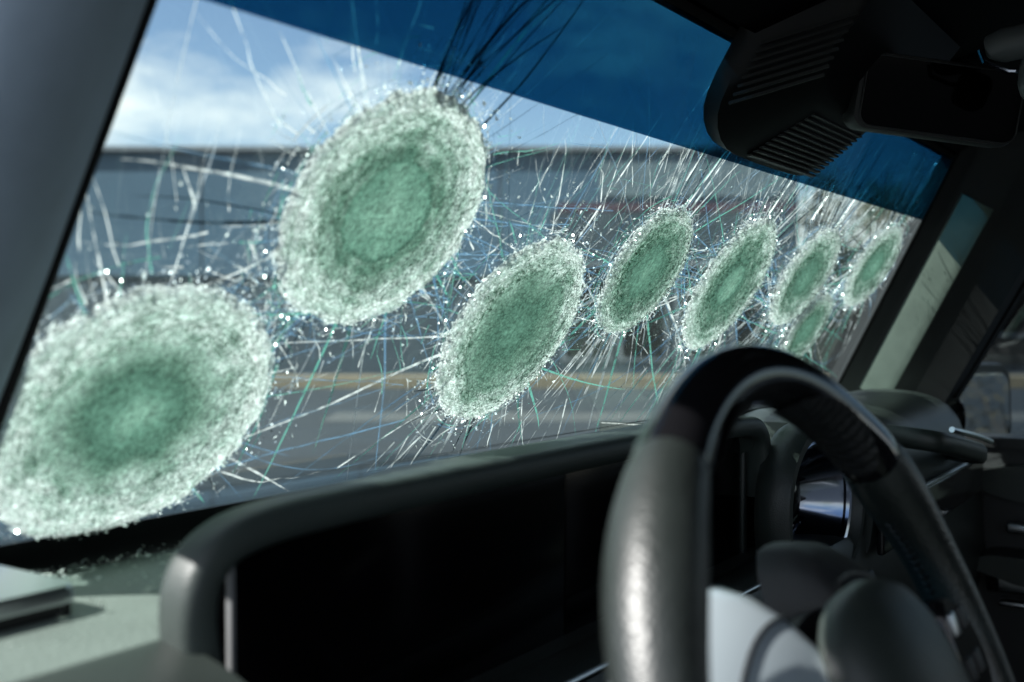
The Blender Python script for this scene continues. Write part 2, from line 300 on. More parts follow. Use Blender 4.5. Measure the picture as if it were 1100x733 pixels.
def tree(name, label, base, h, rad, lm, seed, nleaf=2600, trunk_h=None):
    r2 = random.Random(seed); t = thing(name, label, 'tree' if 'tree' in name else 'shrub', base, 'trees past the building' if 'tree' in name else 'shrubs behind the car'); base = Vector(base); th = trunk_h or h * 0.45
    vs_, fs = [], []
    def add(me_path, r0, r1):
        k = 7; n = len(me_path); o = len(vs_)
        for i, p in enumerate(me_path):
            rr = r0 + (r1 - r0) * i / (n - 1)
            for j in range(k): vs_.append(p + Vector((rr * math.cos(j * 6.283 / k), rr * math.sin(j * 6.283 / k), 0)))
        for i in range(n - 1):
            for j in range(k): fs.append((o + i * k + j, o + i * k + (j + 1) % k, o + (i + 1) * k + (j + 1) % k, o + (i + 1) * k + j))
    add([base + Vector((0.1 * math.sin(i), 0.1 * math.cos(i * 1.3), th * i / 4)) for i in range(5)], h * 0.03, h * 0.02)
    tips = []
    for b in range(9):
        a = b * 2.4 + r2.random(); e = base + Vector((math.cos(a) * rad * r2.uniform(.4, .8), math.sin(a) * rad * r2.uniform(.4, .8), th + (h - th) * r2.uniform(.25, .85)))
        s = base + Vector((0, 0, th * r2.uniform(.7, 1))); add([s.lerp(e, q / 3) + Vector((0, 0, .15 * math.sin(q))) for q in range(4)], h * .012, h * .004); tips.append(e)
    link('trunk', mesh('trunk', vs_, fs), BARK, t)
    lv, lf = [], []
    clumps = [tips[i % 9] + Vector((r2.gauss(0, rad * .3), r2.gauss(0, rad * .3), r2.gauss(0, (h - th) * .18))) for i in range(26)]
    for i in range(nleaf):
        c = clumps[r2.randrange(26)]; p = c + Vector((r2.gauss(0, rad * .16), r2.gauss(0, rad * .16), r2.gauss(0, rad * .13)))
        s = h * r2.uniform(.012, .026); d1 = Vector((r2.gauss(0, 1), r2.gauss(0, 1), r2.gauss(0, 1))).normalized(); d2 = d1.orthogonal().normalized()
        o = len(lv); lv += [p - d1 * s, p + d2 * s * .5, p + d1 * s, p - d2 * s * .5]; lf.append((o, o + 1, o + 2, o + 3))
    me = bpy.data.meshes.new('crown'); me.from_pydata([tuple(v) for v in lv], [], lf); link('crown', me, lm, t, 0)
    return t
tree('shade_tree', 'olive tree past the right end of the grey building, nearest its corner', far(33, 10.4), 5.4, 2.3, LEAF1, 3)
tree('shade_tree', 'brownish tree furthest right through the windshield', far(36, 14.0), 5.8, 2.6, LEAF2, 4)
tree('shade_tree', 'dark olive tree seen through the passenger window', far(30, 16.2), 6.0, 2.8, LEAF1, 5)
tree('low_shrub', 'brown shrub behind the car reflected in the passenger door mirror', (9.6, -11.2, 0), 1.7, 1.6, LEAF2, 6, 1500, 0.15)
tree('low_shrub', 'olive shrub behind the car reflected in the passenger door mirror', (7.4, -12.6, 0), 1.6, 1.6, LEAF1, 7, 1500, 0.15)

# ------------------------------------------------------------------ windshield frame of reference
RK = R(31.0); NW = Vector((0, math.cos(RK), math.sin(RK))); UW = Vector((0, -math.sin(RK), math.cos(RK))); DW = 0.4219064
def G(x, u, n=0.0):
    """point on the windshield: x across the car, u up the slope, n out of the glass towards the cabin"""
    return Vector((x, 0, 1.60)) + NW * (DW - n) + UW * u
U_BOT, U_TOP, U_BAND = -0.43, 0.030, -0.080
def xl(u): return 0.312 + 0.02 * (u + .18)
def xr(u): return 1.717 - 0.30 * (u + .165)
WS = thing('windshield', 'shattered laminated windshield with eight frosted green impact craters and a blue shade band', 'windshield', G(1.02, U_BOT))
def sheet(name, m, corners, n0, n1):
    v = [G(x, u, n) for n in (n0, n1) for x, u in corners]; k = len(corners)
    f = [tuple(range(k)), tuple(range(k, 2 * k))] + [(i, (i + 1) % k, (i + 1) % k + k, i + k) for i in range(k)]
    return link(name, mesh(name, v, f), m, WS, 0)
sheet('glass_pane', GLASS, [(xl(U_BOT) - .02, U_BOT), (xr(U_BOT) + .02, U_BOT), (xr(U_TOP) + .02, U_TOP), (xl(U_TOP) - .02, U_TOP)], -0.016, 0.0)
sheet('shade_band', BAND, [(xl(U_BAND) - .018, U_BAND), (xr(U_BAND) + .018, U_BAND), (xr(U_TOP) + .018, U_TOP), (xl(U_TOP) - .018, U_TOP)], 0.0012, 0.0016)
# black ceramic border: bottom strip, right strip, and a fringe of dots
sheet('ceramic_border', FRIT, [(xl(U_BOT) - .019, U_BOT + .001), (xr(U_BOT) + .019, U_BOT + .001), (xr(-.397) + .019, -.397), (xl(-.397) - .019, -.397)], 0.0020, 0.0026)
sheet('ceramic_border', FRIT, [(xr(-.396) + .002, -.396), (xr(-.396) + .019, -.396), (xr(U_TOP) + .0185, U_TOP), (xr(U_TOP) + .002, U_TOP)], 0.0020, 0.0026)
dv, df_ = [], []
for row in range(4):
    for i in range(640):
        x = 0.33 + i * 0.0022 + (row % 2) * 0.0011; u = -.3958 + row * 0.0019; r_ = 0.0008 - row * .0001
        if x > xr(u): continue
        o = len(dv); dv += [G(x + r_ * math.cos(k * math.pi / 3), u + r_ * math.sin(k * math.pi / 3), .0023) for k in range(6)]; df_.append(tuple(range(o, o + 6)))
tag(link('ceramic_dots', mesh('dots', dv, df_), FRIT, WS, 0), None, None, None, 'stuff')

# ------------------------------------------------------------------ impact craters
CR = [  # x, u, rx, ru, core size, core light, tilt
    (0.394, -0.315, 0.095, 0.083, .60, .0),
    (0.528, -0.173, 0.087, 0.080, .44, .9),
    (0.737, -0.262, 0.084, 0.084, .62, .0),
    (0.912, -0.200, 0.067, 0.065, .38, .45),
    (1.122, -0.208, 0.081, 0.080, .30, .85),
    (1.340, -0.190, 0.078, 0.068, .34, .3),
    (1.450, -0.266, 0.062, 0.055, .40, .25),
    (1.590, -0.163, 0.082, 0.065, .38, .5)]
CR_RIM = [.50, .60, .64, .76, .68, .62, .66, .62]        # where the finely crushed white rim begins
CR_LABEL = ['large crater beside the driver side pillar, nearest the camera', 'highest crater with a smooth pale green disc at its centre',
            'crater low in the middle of the glass', 'small crater fourth from the driver side', 'long crater just left of the top of the steering wheel',
            'crater overlapping a smaller one below it', 'smallest crater, tucked under another one', 'crater farthest from the camera by the passenger pillar']
def outline(i, a):
    r2 = i * 7.3
    return 1.02 + .025 * noise.noise(Vector((math.cos(a) * 1.6 + r2, math.sin(a) * 1.6, r2))) + .04 * noise.noise(Vector((math.cos(a) * 6 + r2, math.sin(a) * 6, 3.1))) + .035 * noise.noise(Vector((math.cos(a) * 24 + r2, math.sin(a) * 24, 9.1)))
def in_crater(x, u, k=1.0, skip=-1):
    for j, c in enumerate(CR):
        if j != skip and ((x - c[0]) / c[2]) ** 2 + ((u - c[1]) / c[3]) ** 2 < k * k: return True
    return False
craters = []
for i, (cx, cu, rx, ru, core, light) in enumerate(CR):
    NR, NS = 46, 200
    vs_, fs, rho = [], [], []
    zoff = 0.0028 + 0.0004 * (i % 3) + (0.004 if i == 6 else 0)
    for a in range(NR + 1):
        q = a / NR
        for s in range(NS):
            th = 2 * math.pi * s / NS; k = q * outline(i, th)
            x = cx + rx * k * math.cos(th); u = cu + ru * k * math.sin(th)
            P = Vector((x * 260, u * 260, i * 5.0)); rough = max(0.0, min(1.0, (q - core * .5) / (.9 - core * .5)))
            h = 0.0028 * math.exp(-((q - .80) / .17) ** 2) + 0.0010 * math.exp(-(q / (core * .8)) ** 2) + (0.0007 * math.exp(-((q - core) / .02) ** 2) + 0.0005 * math.exp(-((q - core * 1.12) / .02) ** 2)) * light
            h += rough * (0.0008 * noise.noise(P) + 0.0006 * noise.noise(P * 2.3)) + (1 - rough) * 0.0002 * noise.noise(P * .5)
            if q > .97: h *= (1 - q) / .03 * .6 + .4
            vs_.append(G(x, u, zoff + max(-.002, h)))
            rim_ = CR_RIM[i] + .05 * noise.noise(Vector((math.cos(th) * 2, math.sin(th) * 2, i * 4.0)))
            rr = .24 + .40 * q / rim_ if q < rim_ else .64 + .36 * (q - rim_) / (1 - rim_)
            if q > core: rr += .045 * math.sin(q * 46 + 2.2 * noise.noise(Vector((x * 40, u * 40, i * 2.0))))      # ring cracks
            if i == 0 and q < rim_: rr = .06 + .58 * (q / rim_) ** 1.3
            if light > 0: rr = rr + (.26 * (1 - light) + .02 + .16 * q / core - rr) * max(0, min(1, (core * (1 + .10 * noise.noise(Vector((math.cos(th), math.sin(th), i)))) - q) / .04))   # smooth pale plug
            rho.append(rr + .12 * (noise.noise(Vector((x * 60, u * 60, i * 3.0)))) * (1 if q > core else .3))
    for a in range(NR):
        for s in range(NS): fs.append((a * NS + s, a * NS + (s + 1) % NS, (a + 1) * NS + (s + 1) % NS, (a + 1) * NS + s))
    me = bpy.data.meshes.new('crater'); me.from_pydata([tuple(v) for v in vs_], [], fs); me.update()
    at = me.attributes.new('rho', 'FLOAT', 'POINT'); at.data.foreach_set('value', rho)
    cr_ = link('impact_crater', me, CRUSHED, WS, 180); cr_['label'] = 'frosted green ' + CR_LABEL[i]; craters.append(cr_)
    # glass crumbs and slivers over the crushed zone
    for nm, mt, cnt, lo, hi in (('glass_crumbs', CHIP_W, int(2600 * (rx / .08)), CR_RIM[i] + .02, 1.035), ('green_slivers', CHIP_G, int(1700 * (rx / .08)), min(core * 1.05, .6), .92)):
        cv, cf = [], []
        r2 = random.Random(i * 10 + cnt)
        for _ in range(cnt):
            th = r2.uniform(0, 2 * math.pi); q = r2.triangular(lo, hi, .93 if hi > 1 else .72); k = q * outline(i, th)
            x = cx + rx * k * math.cos(th); u = cu + ru * k * math.sin(th)
            if i == 5 and ((x - CR[6][0]) / CR[6][2]) ** 2 + ((u - CR[6][1]) / CR[6][3]) ** 2 < .95: continue
            tang = th + math.pi / 2 + r2.gauss(0, .28 if hi > 1 else .8); ln = r2.choice([.0010, .0016, .0024, .0040]) * r2.uniform(.7, 1.3) * (1.0 if hi > 1 else .9); wd = r2.uniform(.0003, .0009) if hi > 1 else r2.uniform(.00012, .0003)
            hh = zoff + 0.0028 * math.exp(-((q - .80) / .17) ** 2) + r2.uniform(-.0006, .0016)
            if q > .97: hh = zoff * .6 + r2.uniform(0, .001)
            t1 = Vector((math.cos(tang), math.sin(tang))); t2 = Vector((-t1.y, t1.x)); tilt = r2.gauss(0, .0007)
            o = len(cv)
            cv += [G(x - t1.x * ln, u - t1.y * ln, hh - tilt), G(x + t2.x * wd, u + t2.y * wd, hh + r2.uniform(.0002, .0011)), G(x + t1.x * ln, u + t1.y * ln, hh + tilt), G(x - t2.x * wd, u - t2.y * wd, hh)]
            cf += [(o, o + 1, o + 2), (o, o + 2, o + 3), (o + 1, o + 3, o)]
        me = bpy.data.meshes.new(nm); me.from_pydata([tuple(v) for v in cv], [], cf)
        ch = link(nm, me, mt, None, 0); ch['kind'] = 'stuff'; child(ch, cr_)

    # bright facets: small flat faces lying every way
    r2 = random.Random(4000 + i); cv, cf = [], []
    for _ in range(int(1500 * rx / .08)):
        th = r2.uniform(0, 2 * math.pi); q = r2.choice([r2.triangular(.66, 1.16, .95), r2.triangular(.6, 1.5, 1.0)]); k = q * outline(i, th); x = cx + rx * k * math.cos(th); u = cu + ru * k * math.sin(th)
        if in_crater(x, u, .8, i) or not (xl(u) < x < xr(u) and -.40 < u < U_TOP): continue
        P = G(x, u, zoff + .0015 + 0.0028 * math.exp(-((q - .80) / .17) ** 2) if q < 1 else .0016); sz = r2.choice([.0005, .0008, .0013]) * r2.uniform(.7, 1.3)
        d1 = Vector((r2.gauss(0, 1), r2.gauss(0, 1), r2.gauss(0, 1))).normalized(); d2 = d1.orthogonal().normalized(); o = len(cv)
        cv += [P - d1 * sz, P + d2 * sz * .7, P + d1 * sz, P - d2 * sz * .7]; cf.append((o, o + 1, o + 2, o + 3))
    for _ in range(int(420 * rx / .08)):                                   # extra facets turned sunward on purpose to add sparkle
        th = r2.uniform(0, 2 * math.pi); q = r2.triangular(.72, 1.25, .98); k = q * outline(i, th); x = cx + rx * k * math.cos(th); u = cu + ru * k * math.sin(th)
        if in_crater(x, u, .8, i) or not (xl(u) < x < xr(u) and -.40 < u < U_TOP): continue
        P = G(x, u, zoff + .0032 if q < 1 else .0018); sz = r2.choice([.0004, .0006, .0009, .0013]) * r2.uniform(.7, 1.2)
        nn = Vector((-.88 + r2.gauss(0, .3), r2.gauss(0, .3), .46 + r2.gauss(0, .3))).normalized(); d1 = nn.orthogonal().normalized(); d2 = nn.cross(d1); o = len(cv)
        cv += [P - d1 * sz, P + d2 * sz * .8, P + d1 * sz, P - d2 * sz * .8]; cf.append((o, o + 1, o + 2, o + 3))
    me = bpy.data.meshes.new('facets'); me.from_pydata([tuple(v) for v in cv], [], cf)
    ch = link('glass_facets', me, GLINT, None, 0); ch['kind'] = 'stuff'; child(ch, cr_)

# ------------------------------------------------------------------ cracks: fracture faces standing in the glass
MATS = {'w': CK_GLINT, 'b': CK_SKY, 'g': CK_GREEN, 'd': CK_DIM}
def ribbon(pts, wid, slant, n0=0.0006, taper=True):
    """pts (x,u) centre line; the face stands back into the glass by wid and leans by slant"""
    vs_, fs = [], []; n = len(pts)
    for k, (x, u) in enumerate(pts):
        a = pts[max(k - 1, 0)]; b = pts[min(k + 1, n - 1)]; dx, du = b[0] - a[0], b[1] - a[1]; l = math.hypot(dx, du) or 1; px, pu = -du / l, dx / l
        t = k / (n - 1); wk = wid * ((1 - t) ** .6 * .9 + .1 if taper else 1)
        lat = wk * math.sin(slant); dep = wk * abs(math.cos(slant))
        vs_ += [G(x + px * lat * .5, u + pu * lat * .5, n0), G(x - px * lat * .5, u - pu * lat * .5, n0 - dep)]
    for k in range(n - 1): fs.append((2 * k, 2 * k + 1, 2 * k + 3, 2 * k + 2))
    return vs_, fs
def path_from(x, u, ang, length, r2, kink=.10, step=.012, bend=0.0):
    pts = [(x, u)]; d = 0; a = ang
    while d < length:
        s = step * r2.uniform(.6, 1.4); a += r2.gauss(0, kink) * .5 + bend * s; 
        x += math.cos(a) * s; u += math.sin(a) * s; d += s
        if not (xl(u) + .002 < x < xr(u) - .002 and -.398 < u < U_TOP - .003): break
        pts.append((x, u))
        if d > .02 and in_crater(x, u, .93): break
    return pts
fine = {k: ([], []) for k in MATS}
def add_fine(kind, v, f):
    V, F_ = fine[kind]; o = len(V); V += v; F_ += [tuple(o + q for q in ff) for ff in f]
n_crack = 0
for i, (cx, cu, rx, ru, core, light) in enumerate(CR):
    r2 = random.Random(500 + i); cnt = 37 if i != 6 else 18
    for k in range(cnt):
        th = 2 * math.pi * (k + r2.uniform(-.4, .4)) / cnt
        x = cx + rx * .95 * math.cos(th); u = cu + ru * .95 * math.sin(th)
        if in_crater(x, u, .97, i): continue
        L_ = r2.choice([.06, .10, .14, .20, .28]) * r2.uniform(.7, 1.3)
        pts = path_from(x, u, th + r2.gauss(0, .10), L_, r2, kink=.045, bend=r2.gauss(0, .5))
        if len(pts) < 3: continue
        vert = abs(math.sin(th))
        kind = r2.choice('wwwwgbd' if vert > .75 else 'bbbbwwgd')  # tint picked by direction: upright as sun glints, sideways as sky reflection
        v, f = ribbon(pts, r2.uniform(.0010, .0032) if kind != 'b' else r2.uniform(.0012, .0026), r2.gauss(.9, .35))
        if n_crack < 298:
            n_crack += 1; link('crack', mesh('crack', v, f), MATS[kind], WS, 0)
        else: add_fine(kind, v, f)
    # fine radial hairs and short ring cracks round the rim
    for k in range(46):
        th = r2.uniform(0, 2 * math.pi); x = cx + rx * .97 * math.cos(th); u = cu + ru * .97 * math.sin(th)
        pts = path_from(x, u, th + r2.gauss(0, .45), r2.uniform(.008, .045), r2, kink=.12, step=.006)
        if len(pts) > 2: add_fine(r2.choice('wwwgbbd'), *ribbon(pts, r2.uniform(.0005, .0016), r2.gauss(.9, .4)))
    for k in range(34):
        q = 1 + abs(r2.gauss(.03, .16)); a0 = r2.uniform(0, 2 * math.pi); da = r2.uniform(.08, .7); n = 10; pts = []
        for s in range(n):
            a = a0 + da * s / (n - 1); kq = q + .015 * noise.noise(Vector((a * 5, k, i))); x = cx + rx * kq * math.cos(a); u = cu + ru * kq * math.sin(a)
            if in_crater(x, u, .96, i) or not (xl(u) < x < xr(u) and -.398 < u < U_TOP): break
            pts.append((x, u))
        if len(pts) > 3: add_fine(r2.choice('wbbbg'), *ribbon(pts, r2.uniform(.0004, .0010), r2.gauss(.9, .4), taper=False))
# bundles of straight cracks running from crater to crater
for i in range(len(CR) - 1):
    for j in (i + 1, i + 2):
        if j >= len(CR): continue
        r2 = random.Random(900 + i * 10 + j); A, Bc = CR[i], CR[j]; ang = math.atan2(Bc[1] - A[1], Bc[0] - A[0])
        for k in range(24 if j == i + 1 else 8):
            th = ang + r2.gauss(0, .5); x = A[0] + A[2] * .95 * math.cos(th); u = A[1] + A[3] * .95 * math.sin(th)
            th2 = ang + math.pi + r2.gauss(0, .6); x2 = Bc[0] + Bc[2] * .95 * math.cos(th2); u2 = Bc[1] + Bc[3] * .95 * math.sin(th2)
            if in_crater(x, u, .96, i): continue
            fr_ = r2.uniform(.5, 1); pts = []
            for s in range(12):
                t = s / 11 * fr_; xx = x + (x2 - x) * t + .0005 * r2.gauss(0, 1); uu = u + (u2 - u) * t + .0005 * r2.gauss(0, 1) + .006 * math.sin(t * 3.1) * r2.choice([-1, 1]) * 0
                if s > 2 and in_crater(xx, uu, .94): break
                pts.append((xx, uu))
            if len(pts) > 3: add_fine(r2.choice('bbbbwg'), *ribbon(pts, r2.uniform(.0006, .0018), r2.gauss(.9, .3), taper=False))
# long curved cracks that run right across
r2 = random.Random(31)
for k in range(80):
    i = r2.choice([0, 1, 2, 2, 3, 3, 4, 4, 5, 5, 6, 7]); c = CR[i]; th = r2.uniform(0, 2 * math.pi); x = c[0] + c[2] * .97 * math.cos(th); u = c[1] + c[3] * .97 * math.sin(th)
    if in_crater(x, u, .97, i): continue
    pts = path_from(x, u, th + r2.gauss(0, .2), r2.uniform(.15, .45), r2, kink=.05, step=.010, bend=r2.gauss(0, 2))
    if len(pts) > 4:
        add_fine(r2.choice('wbbbbg'), *ribbon(pts, r2.uniform(.0006, .0017), r2.gauss(.9, .3)))
        if len(pts) > 8:                                            # a branch
            b = pts[len(pts) // 2]; a_ = math.atan2(pts[len(pts) // 2 + 1][1] - b[1], pts[len(pts) // 2 + 1][0] - b[0]); p2 = path_from(b[0], b[1], a_ + r2.choice([-.5, .5]), r2.uniform(.05, .15), r2, kink=.06, step=.01)
            if len(p2) > 3: add_fine(r2.choice('wbg'), *ribbon(p2, r2.uniform(.0008, .0018), r2.gauss(.9, .3)))
# thick splintered belt round every rim
for i, c in enumerate(CR):
    r2 = random.Random(1300 + i)
    for k in range(int(80 * c[2] / .08)):
        q = 1 + abs(r2.gauss(0, .20)); th = r2.uniform(0, 2 * math.pi); x = c[0] + c[2] * q * math.cos(th); u = c[1] + c[3] * q * math.sin(th)
        if in_crater(x, u, .95, i) or not (xl(u) < x < xr(u) and -.398 < u < U_TOP): continue
        a_ = th + r2.choice([0, math.pi / 2, math.pi / 2, -math.pi / 2]) + r2.gauss(0, .3)
        pts = path_from(x, u, a_, r2.uniform(.006, .030), r2, kink=.15, step=.005)
        if len(pts) > 2: add_fine(r2.choice('wwwwgb'), *ribbon(pts, r2.uniform(.0005, .0016), r2.gauss(1.0, .4)))
# tall splinters fanning up and down the slope, and long dark runs into the shade band
r2 = random.Random(77)
for k in range(230):
    i = r2.choice([0, 1, 1, 2, 2, 3, 3, 4, 4, 4, 5, 5, 5, 7, 7]); c = CR[i]; sgn = r2.choice([1, 1, -1]); th = sgn * (math.pi / 2 + r2.gauss(0, .5))
    q = r2.uniform(1.0, 1.75); x = c[0] + c[2] * q * math.cos(th) ; u = c[1] + c[3] * q * math.sin(th)
    if in_crater(x, u, 1.0) or not (xl(u) < x < xr(u)): continue
    pts = path_from(x, u, th + r2.gauss(0, .12), r2.uniform(.02, .10), r2, kink=.30, step=.012)
    if len(pts) > 2: add_fine(r2.choice('wwwwg'), *ribbon(pts, r2.uniform(.0007, .0024), r2.gauss(1.0, .3)))
for k in range(46):
    i = r2.choice([1, 1, 1, 1, 3, 4, 4, 5, 7]); c = CR[i]; th = math.pi / 2 - abs(r2.gauss(.25, .55)) + .1
    x = c[0] + c[2] * .97 * math.cos(th); u = c[1] + c[3] * .97 * math.sin(th)
    if in_crater(x, u, .97, i): continue
    pts = path_from(x, u, th + r2.gauss(0, .15), r2.uniform(.1, .28), r2, kink=.07, step=.008, bend=r2.gauss(0, .9))
    if len(pts) > 3: add_fine('d', *ribbon(pts, r2.uniform(.0016, .0060 if i == 1 else .0036), r2.gauss(1.0, .3)))
# kinked white faces, all running one way, standing in for sun glints
for k in range(150):
    i = r2.choice([0, 0, 0, 1, 1, 1, 2, 2, 2, 3, 3, 4]); c = CR[i]; th = r2.uniform(0, 2 * math.pi); q = r2.uniform(1.02, 1.9); x = c[0] + c[2] * q * math.cos(th); u = c[1] + c[3] * q * math.sin(th)
    if in_crater(x, u, 1.02) or not (xl(u) < x < xr(u) and -.395 < u < U_TOP): continue
    if i < 2 and u > -.17: continue
    pts = path_from(x, u, R(r2.gauss(118, 11)), r2.uniform(.02, .085), r2, kink=.28, step=.011)
    if len(pts) > 2: add_fine(r2.choice('wwwwwg'), *ribbon(pts, r2.uniform(.0008, .0024), r2.gauss(1.0, .25)))
for kind, (V, F_) in fine.items():
    if V: tag(link('fine_crack', mesh('fine_crack', V, F_), MATS[kind], WS, 0), None, None, None, 'stuff')
# loose beads of glass caught along the cracks
bv, bf = [], []
for k in range(900):
    c = r2.choice(CR); th = r2.uniform(0, 2 * math.pi); q = 1 + abs(r2.gauss(0.02, .35)); x = c[0] + c[2] * q * math.cos(th); u = c[1] + c[3] * q * math.sin(th)
    if in_crater(x, u, .98) or not (xl(u) < x < xr(u) and -.395 < u < U_TOP): continue
    s = r2.uniform(.0004, .0013); o = len(bv); P = G(x, u, .0012)
    bv += [P + Vector((s * r2.gauss(0, 1), s * r2.gauss(0, 1), s * r2.gauss(0, 1))) for _ in range(4)]; bf += [(o, o + 1, o + 2), (o, o + 2, o + 3), (o, o + 3, o + 1), (o + 1, o + 3, o + 2)]
tag(link('loose_crumbs', mesh('crumb', bv, bf), CHIP_W, WS, 0), None, None, None, 'stuff')

# ------------------------------------------------------------------ pillars, roof, doors
PLt = thing('windshield_pillar', 'dark grey fabric covered pillar at the driver side of the windshield', 'pillar', G(.25, U_BOT))
sec = smooth_poly([(0.0, 0.002), (-.012, 0.016), (-.030, 0.035), (-.065, 0.058), (-.095, .060), (-.108, .035), (-.085, -.03), (-.02, -.03)], 1)
v, f = [], []
for u, wf in ((-.62, .22), (-.30, .26), (-.22, 1.0), (.12, 1.0)):
    for (a, n) in sec: v.append(G(xl(u) + a * wf, u, n * wf))
k = len(sec)
for s in range(3):
    for j in range(k): f.append((s * k + j, s * k + (j + 1) % k, (s + 1) * k + (j + 1) % k, (s + 1) * k + j))
f += [tuple(range(k)), tuple(range(3 * k, 4 * k))]
link('pillar_trim', mesh('pillar', v, f), PILLAR_FLARE, PLt, 50)
v, f = [], []
link('edge_seal', sweep([G(xl(u) - .002, u, .004) for u in (-.45, -.2, 0, .1)], circ(.004, 8), up=Vector((1, 0, 0))), RUBBER, PLt)

PRt = thing('windshield_pillar', 'black pillar at the passenger side with a sunlit pale fabric panel', 'pillar', G(1.8, U_BOT))
def pil_r(name, m, sec, u0, u1, steps=6, sm=40):
    v, f = [], []; k = len(sec)
    for s in range(steps):
        u = u0 + (u1 - u0) * s / (steps - 1)
        for (a, n) in sec: v.append(G(xr(u) + a, u, n))
    for s in range(steps - 1):
        for j in range(k): f.append((s * k + j, s * k + (j + 1) % k, (s + 1) * k + (j + 1) % k, (s + 1) * k + j))
    f += [tuple(range(k)), tuple(range((steps - 1) * k, steps * k))]
    return link(name, mesh(name, v, f), m, PRt, sm)
pil_r('pillar_trim', PLASTIC, [(.004, .003), (.009, .010), (.017, .021), (.024, .030), (.037, .079), (.046, .090), (.074, .150), (.10, .155), (.15, .12), (.16, -.03), (.02, -.02)], -.50, .10)
pil_r('fabric_panel', PILLAR_FABRIC, smooth_poly([(.0210, .031), (.0215, .034), (.0335, .077), (.0355, .080), (.039, .078), (.028, .031)], 1), -.365, -.02, 12)
pil_r('edge_seal', RUBBER, smooth_poly([(.000, .003), (.003, .006), (.007, .006), (.007, .003)], 1), -.43, .03)

ROOF = thing('car_roof', 'black fabric headliner over the front seats', 'headliner', (1.0, .3, 1.86))
rp = smooth_poly([(.350, 1.834), (.30, 1.868), (.15, 1.895), (-.3, 1.915), (-1.6, 1.90), (-1.6, 1.97), (-.3, 1.985), (.15, 1.965), (.33, 1.90), (.385, 1.845)], 1)
link('headliner', prof_x(rp, 0.14, 1.92), HEADLINER, ROOF)
link('front_seal', prof_x(smooth_poly([(.352, 1.830), (.346, 1.836), (.352, 1.842), (.36, 1.836)], 1), .32, 1.66), RUBBER, ROOF)
link('side_rail', rbox((.10, 1.9, .09), (1.87, -.62, 1.85), bev=.03), HEADLINER, ROOF)
link('rear_panel', rbox((1.78, .05, 1.5), (1.02, -1.58, 1.2), bev=.01), HEADLINER, ROOF)
FL = thing('car_floor', 'black carpeted floor of the car', 'floor', (1.0, -.5, .68)); FL['kind'] = 'structure'
link('carpet', rbox((1.78, 2.3, .06), (1.02, -.45, .68), bev=.01), CARPET, FL)
link('bulkhead', rbox((1.78, .06, .78), (1.02, .60, 1.05), bev=.01), PLASTIC_B, FL)
BN = thing('bonnet', 'black painted bonnet in front of the windshield', 'bonnet', (1.02, 1.3, 1.2))
link('panel', prof_x(smooth_poly([(.64, 1.28), (.70, 1.34), (1.5, 1.31), (2.0, 1.26), (2.1, 1.1), (2.1, .7), (.64, .7)], 1), .18, 1.86), CARPAINT, BN)
link('scuttle', prof_x([(.585, 1.44), (.70, 1.355), (.70, 1.30), (.585, 1.38)], .2, 1.84), PLASTIC_B, BN)
# front seats
for sx, lab in ((.56, 'black leather driver seat'), (1.44, 'black leather passenger seat')):
    S = thing('car_seat', lab, 'seat', (sx, -.55, .7), 'front seats')
    link('cushion', rbox((.5, .52, .18), (sx, -.42, .98), bev=.05), LEATHER, S)
    link('backrest', rbox((.48, .16, .66), (sx, -.78, 1.34), Matrix.Rotation(R(14), 3, 'X'), bev=.05), LEATHER, S)
    link('headrest', rbox((.27, .10, .18), (sx, -.88, 1.74), Matrix.Rotation(R(10), 3, 'X'), bev=.04), LEATHER, S)
    link('seat_base', rbox((.40, .42, .18), (sx, -.42, .80), bev=.02), PLASTIC_B, S)

DR = thing('passenger_door', 'black passenger door with switches and tinted window', 'door', (1.83, -.2, .8))
link('door_panel', prof_x([(.50, 1.400), (.50, .70), (-.75, .70), (-.75, 1.400)], 1.835, 1.90), PLASTIC, DR)
link('arm_pad', prof_x(smooth_poly([(.34, 1.26), (.34, 1.20), (-.6, 1.10), (-.6, 1.19), (-.1, 1.20)], 2), 1.755, 1.834), LEATHER, DR)
link('window_sill', prof_x(smooth_poly([(.47, 1.398), (.47, 1.418), (-.75, 1.418), (-.75, 1.398)], 1), 1.825, 1.90), PLASTIC_B, DR)
link('upper_pad', prof_x(smooth_poly([(.36, 1.39), (.36, 1.31), (-.7, 1.29), (-.7, 1.39)], 2), 1.80, 1.834), LEATHER, DR)
fr1 = link('window_frame', sweep([Vector((1.875, .465, 1.40)), Vector((1.872, .412, 1.48)), Vector((1.868, .322, 1.64)), Vector((1.862, .22, 1.82)), Vector((1.86, .18, 1.85)), Vector((1.85, -.7, 1.87))], [(-.028, -.018), (.028, -.018), (.028, .018), (-.028, .018)], up=Vector((1, 0, 0))), RUBBER, DR, 30)
link('window_glass', mesh('pane', [(1.882, .46, 1.41), (1.882, -.7, 1.41), (1.872, -.7, 1.85), (1.872, .19, 1.84), (1.886, .46, 1.41), (1.886, -.7, 1.41), (1.876, -.7, 1.85), (1.876, .19, 1.84)],
     [(0, 1, 2, 3), (4, 5, 6, 7), (0, 1, 5, 4), (1, 2, 6, 5), (2, 3, 7, 6), (3, 0, 4, 7)]), DOORGLASS, DR, 0)
for (yy, zz, sy, sz) in ((.27, 1.283, .05, .014), (.28, 1.197, .055, .020), (.28, 1.168, .05, .009)):
    s_ = link('switch', rbox((.018, sy, sz), (1.79, yy, zz), bev=.004), ALU, DR)
link('handle_bezel', rbox((.01, .09, .032), (1.799, .28, 1.197), bev=.004), GLOSS, DR)

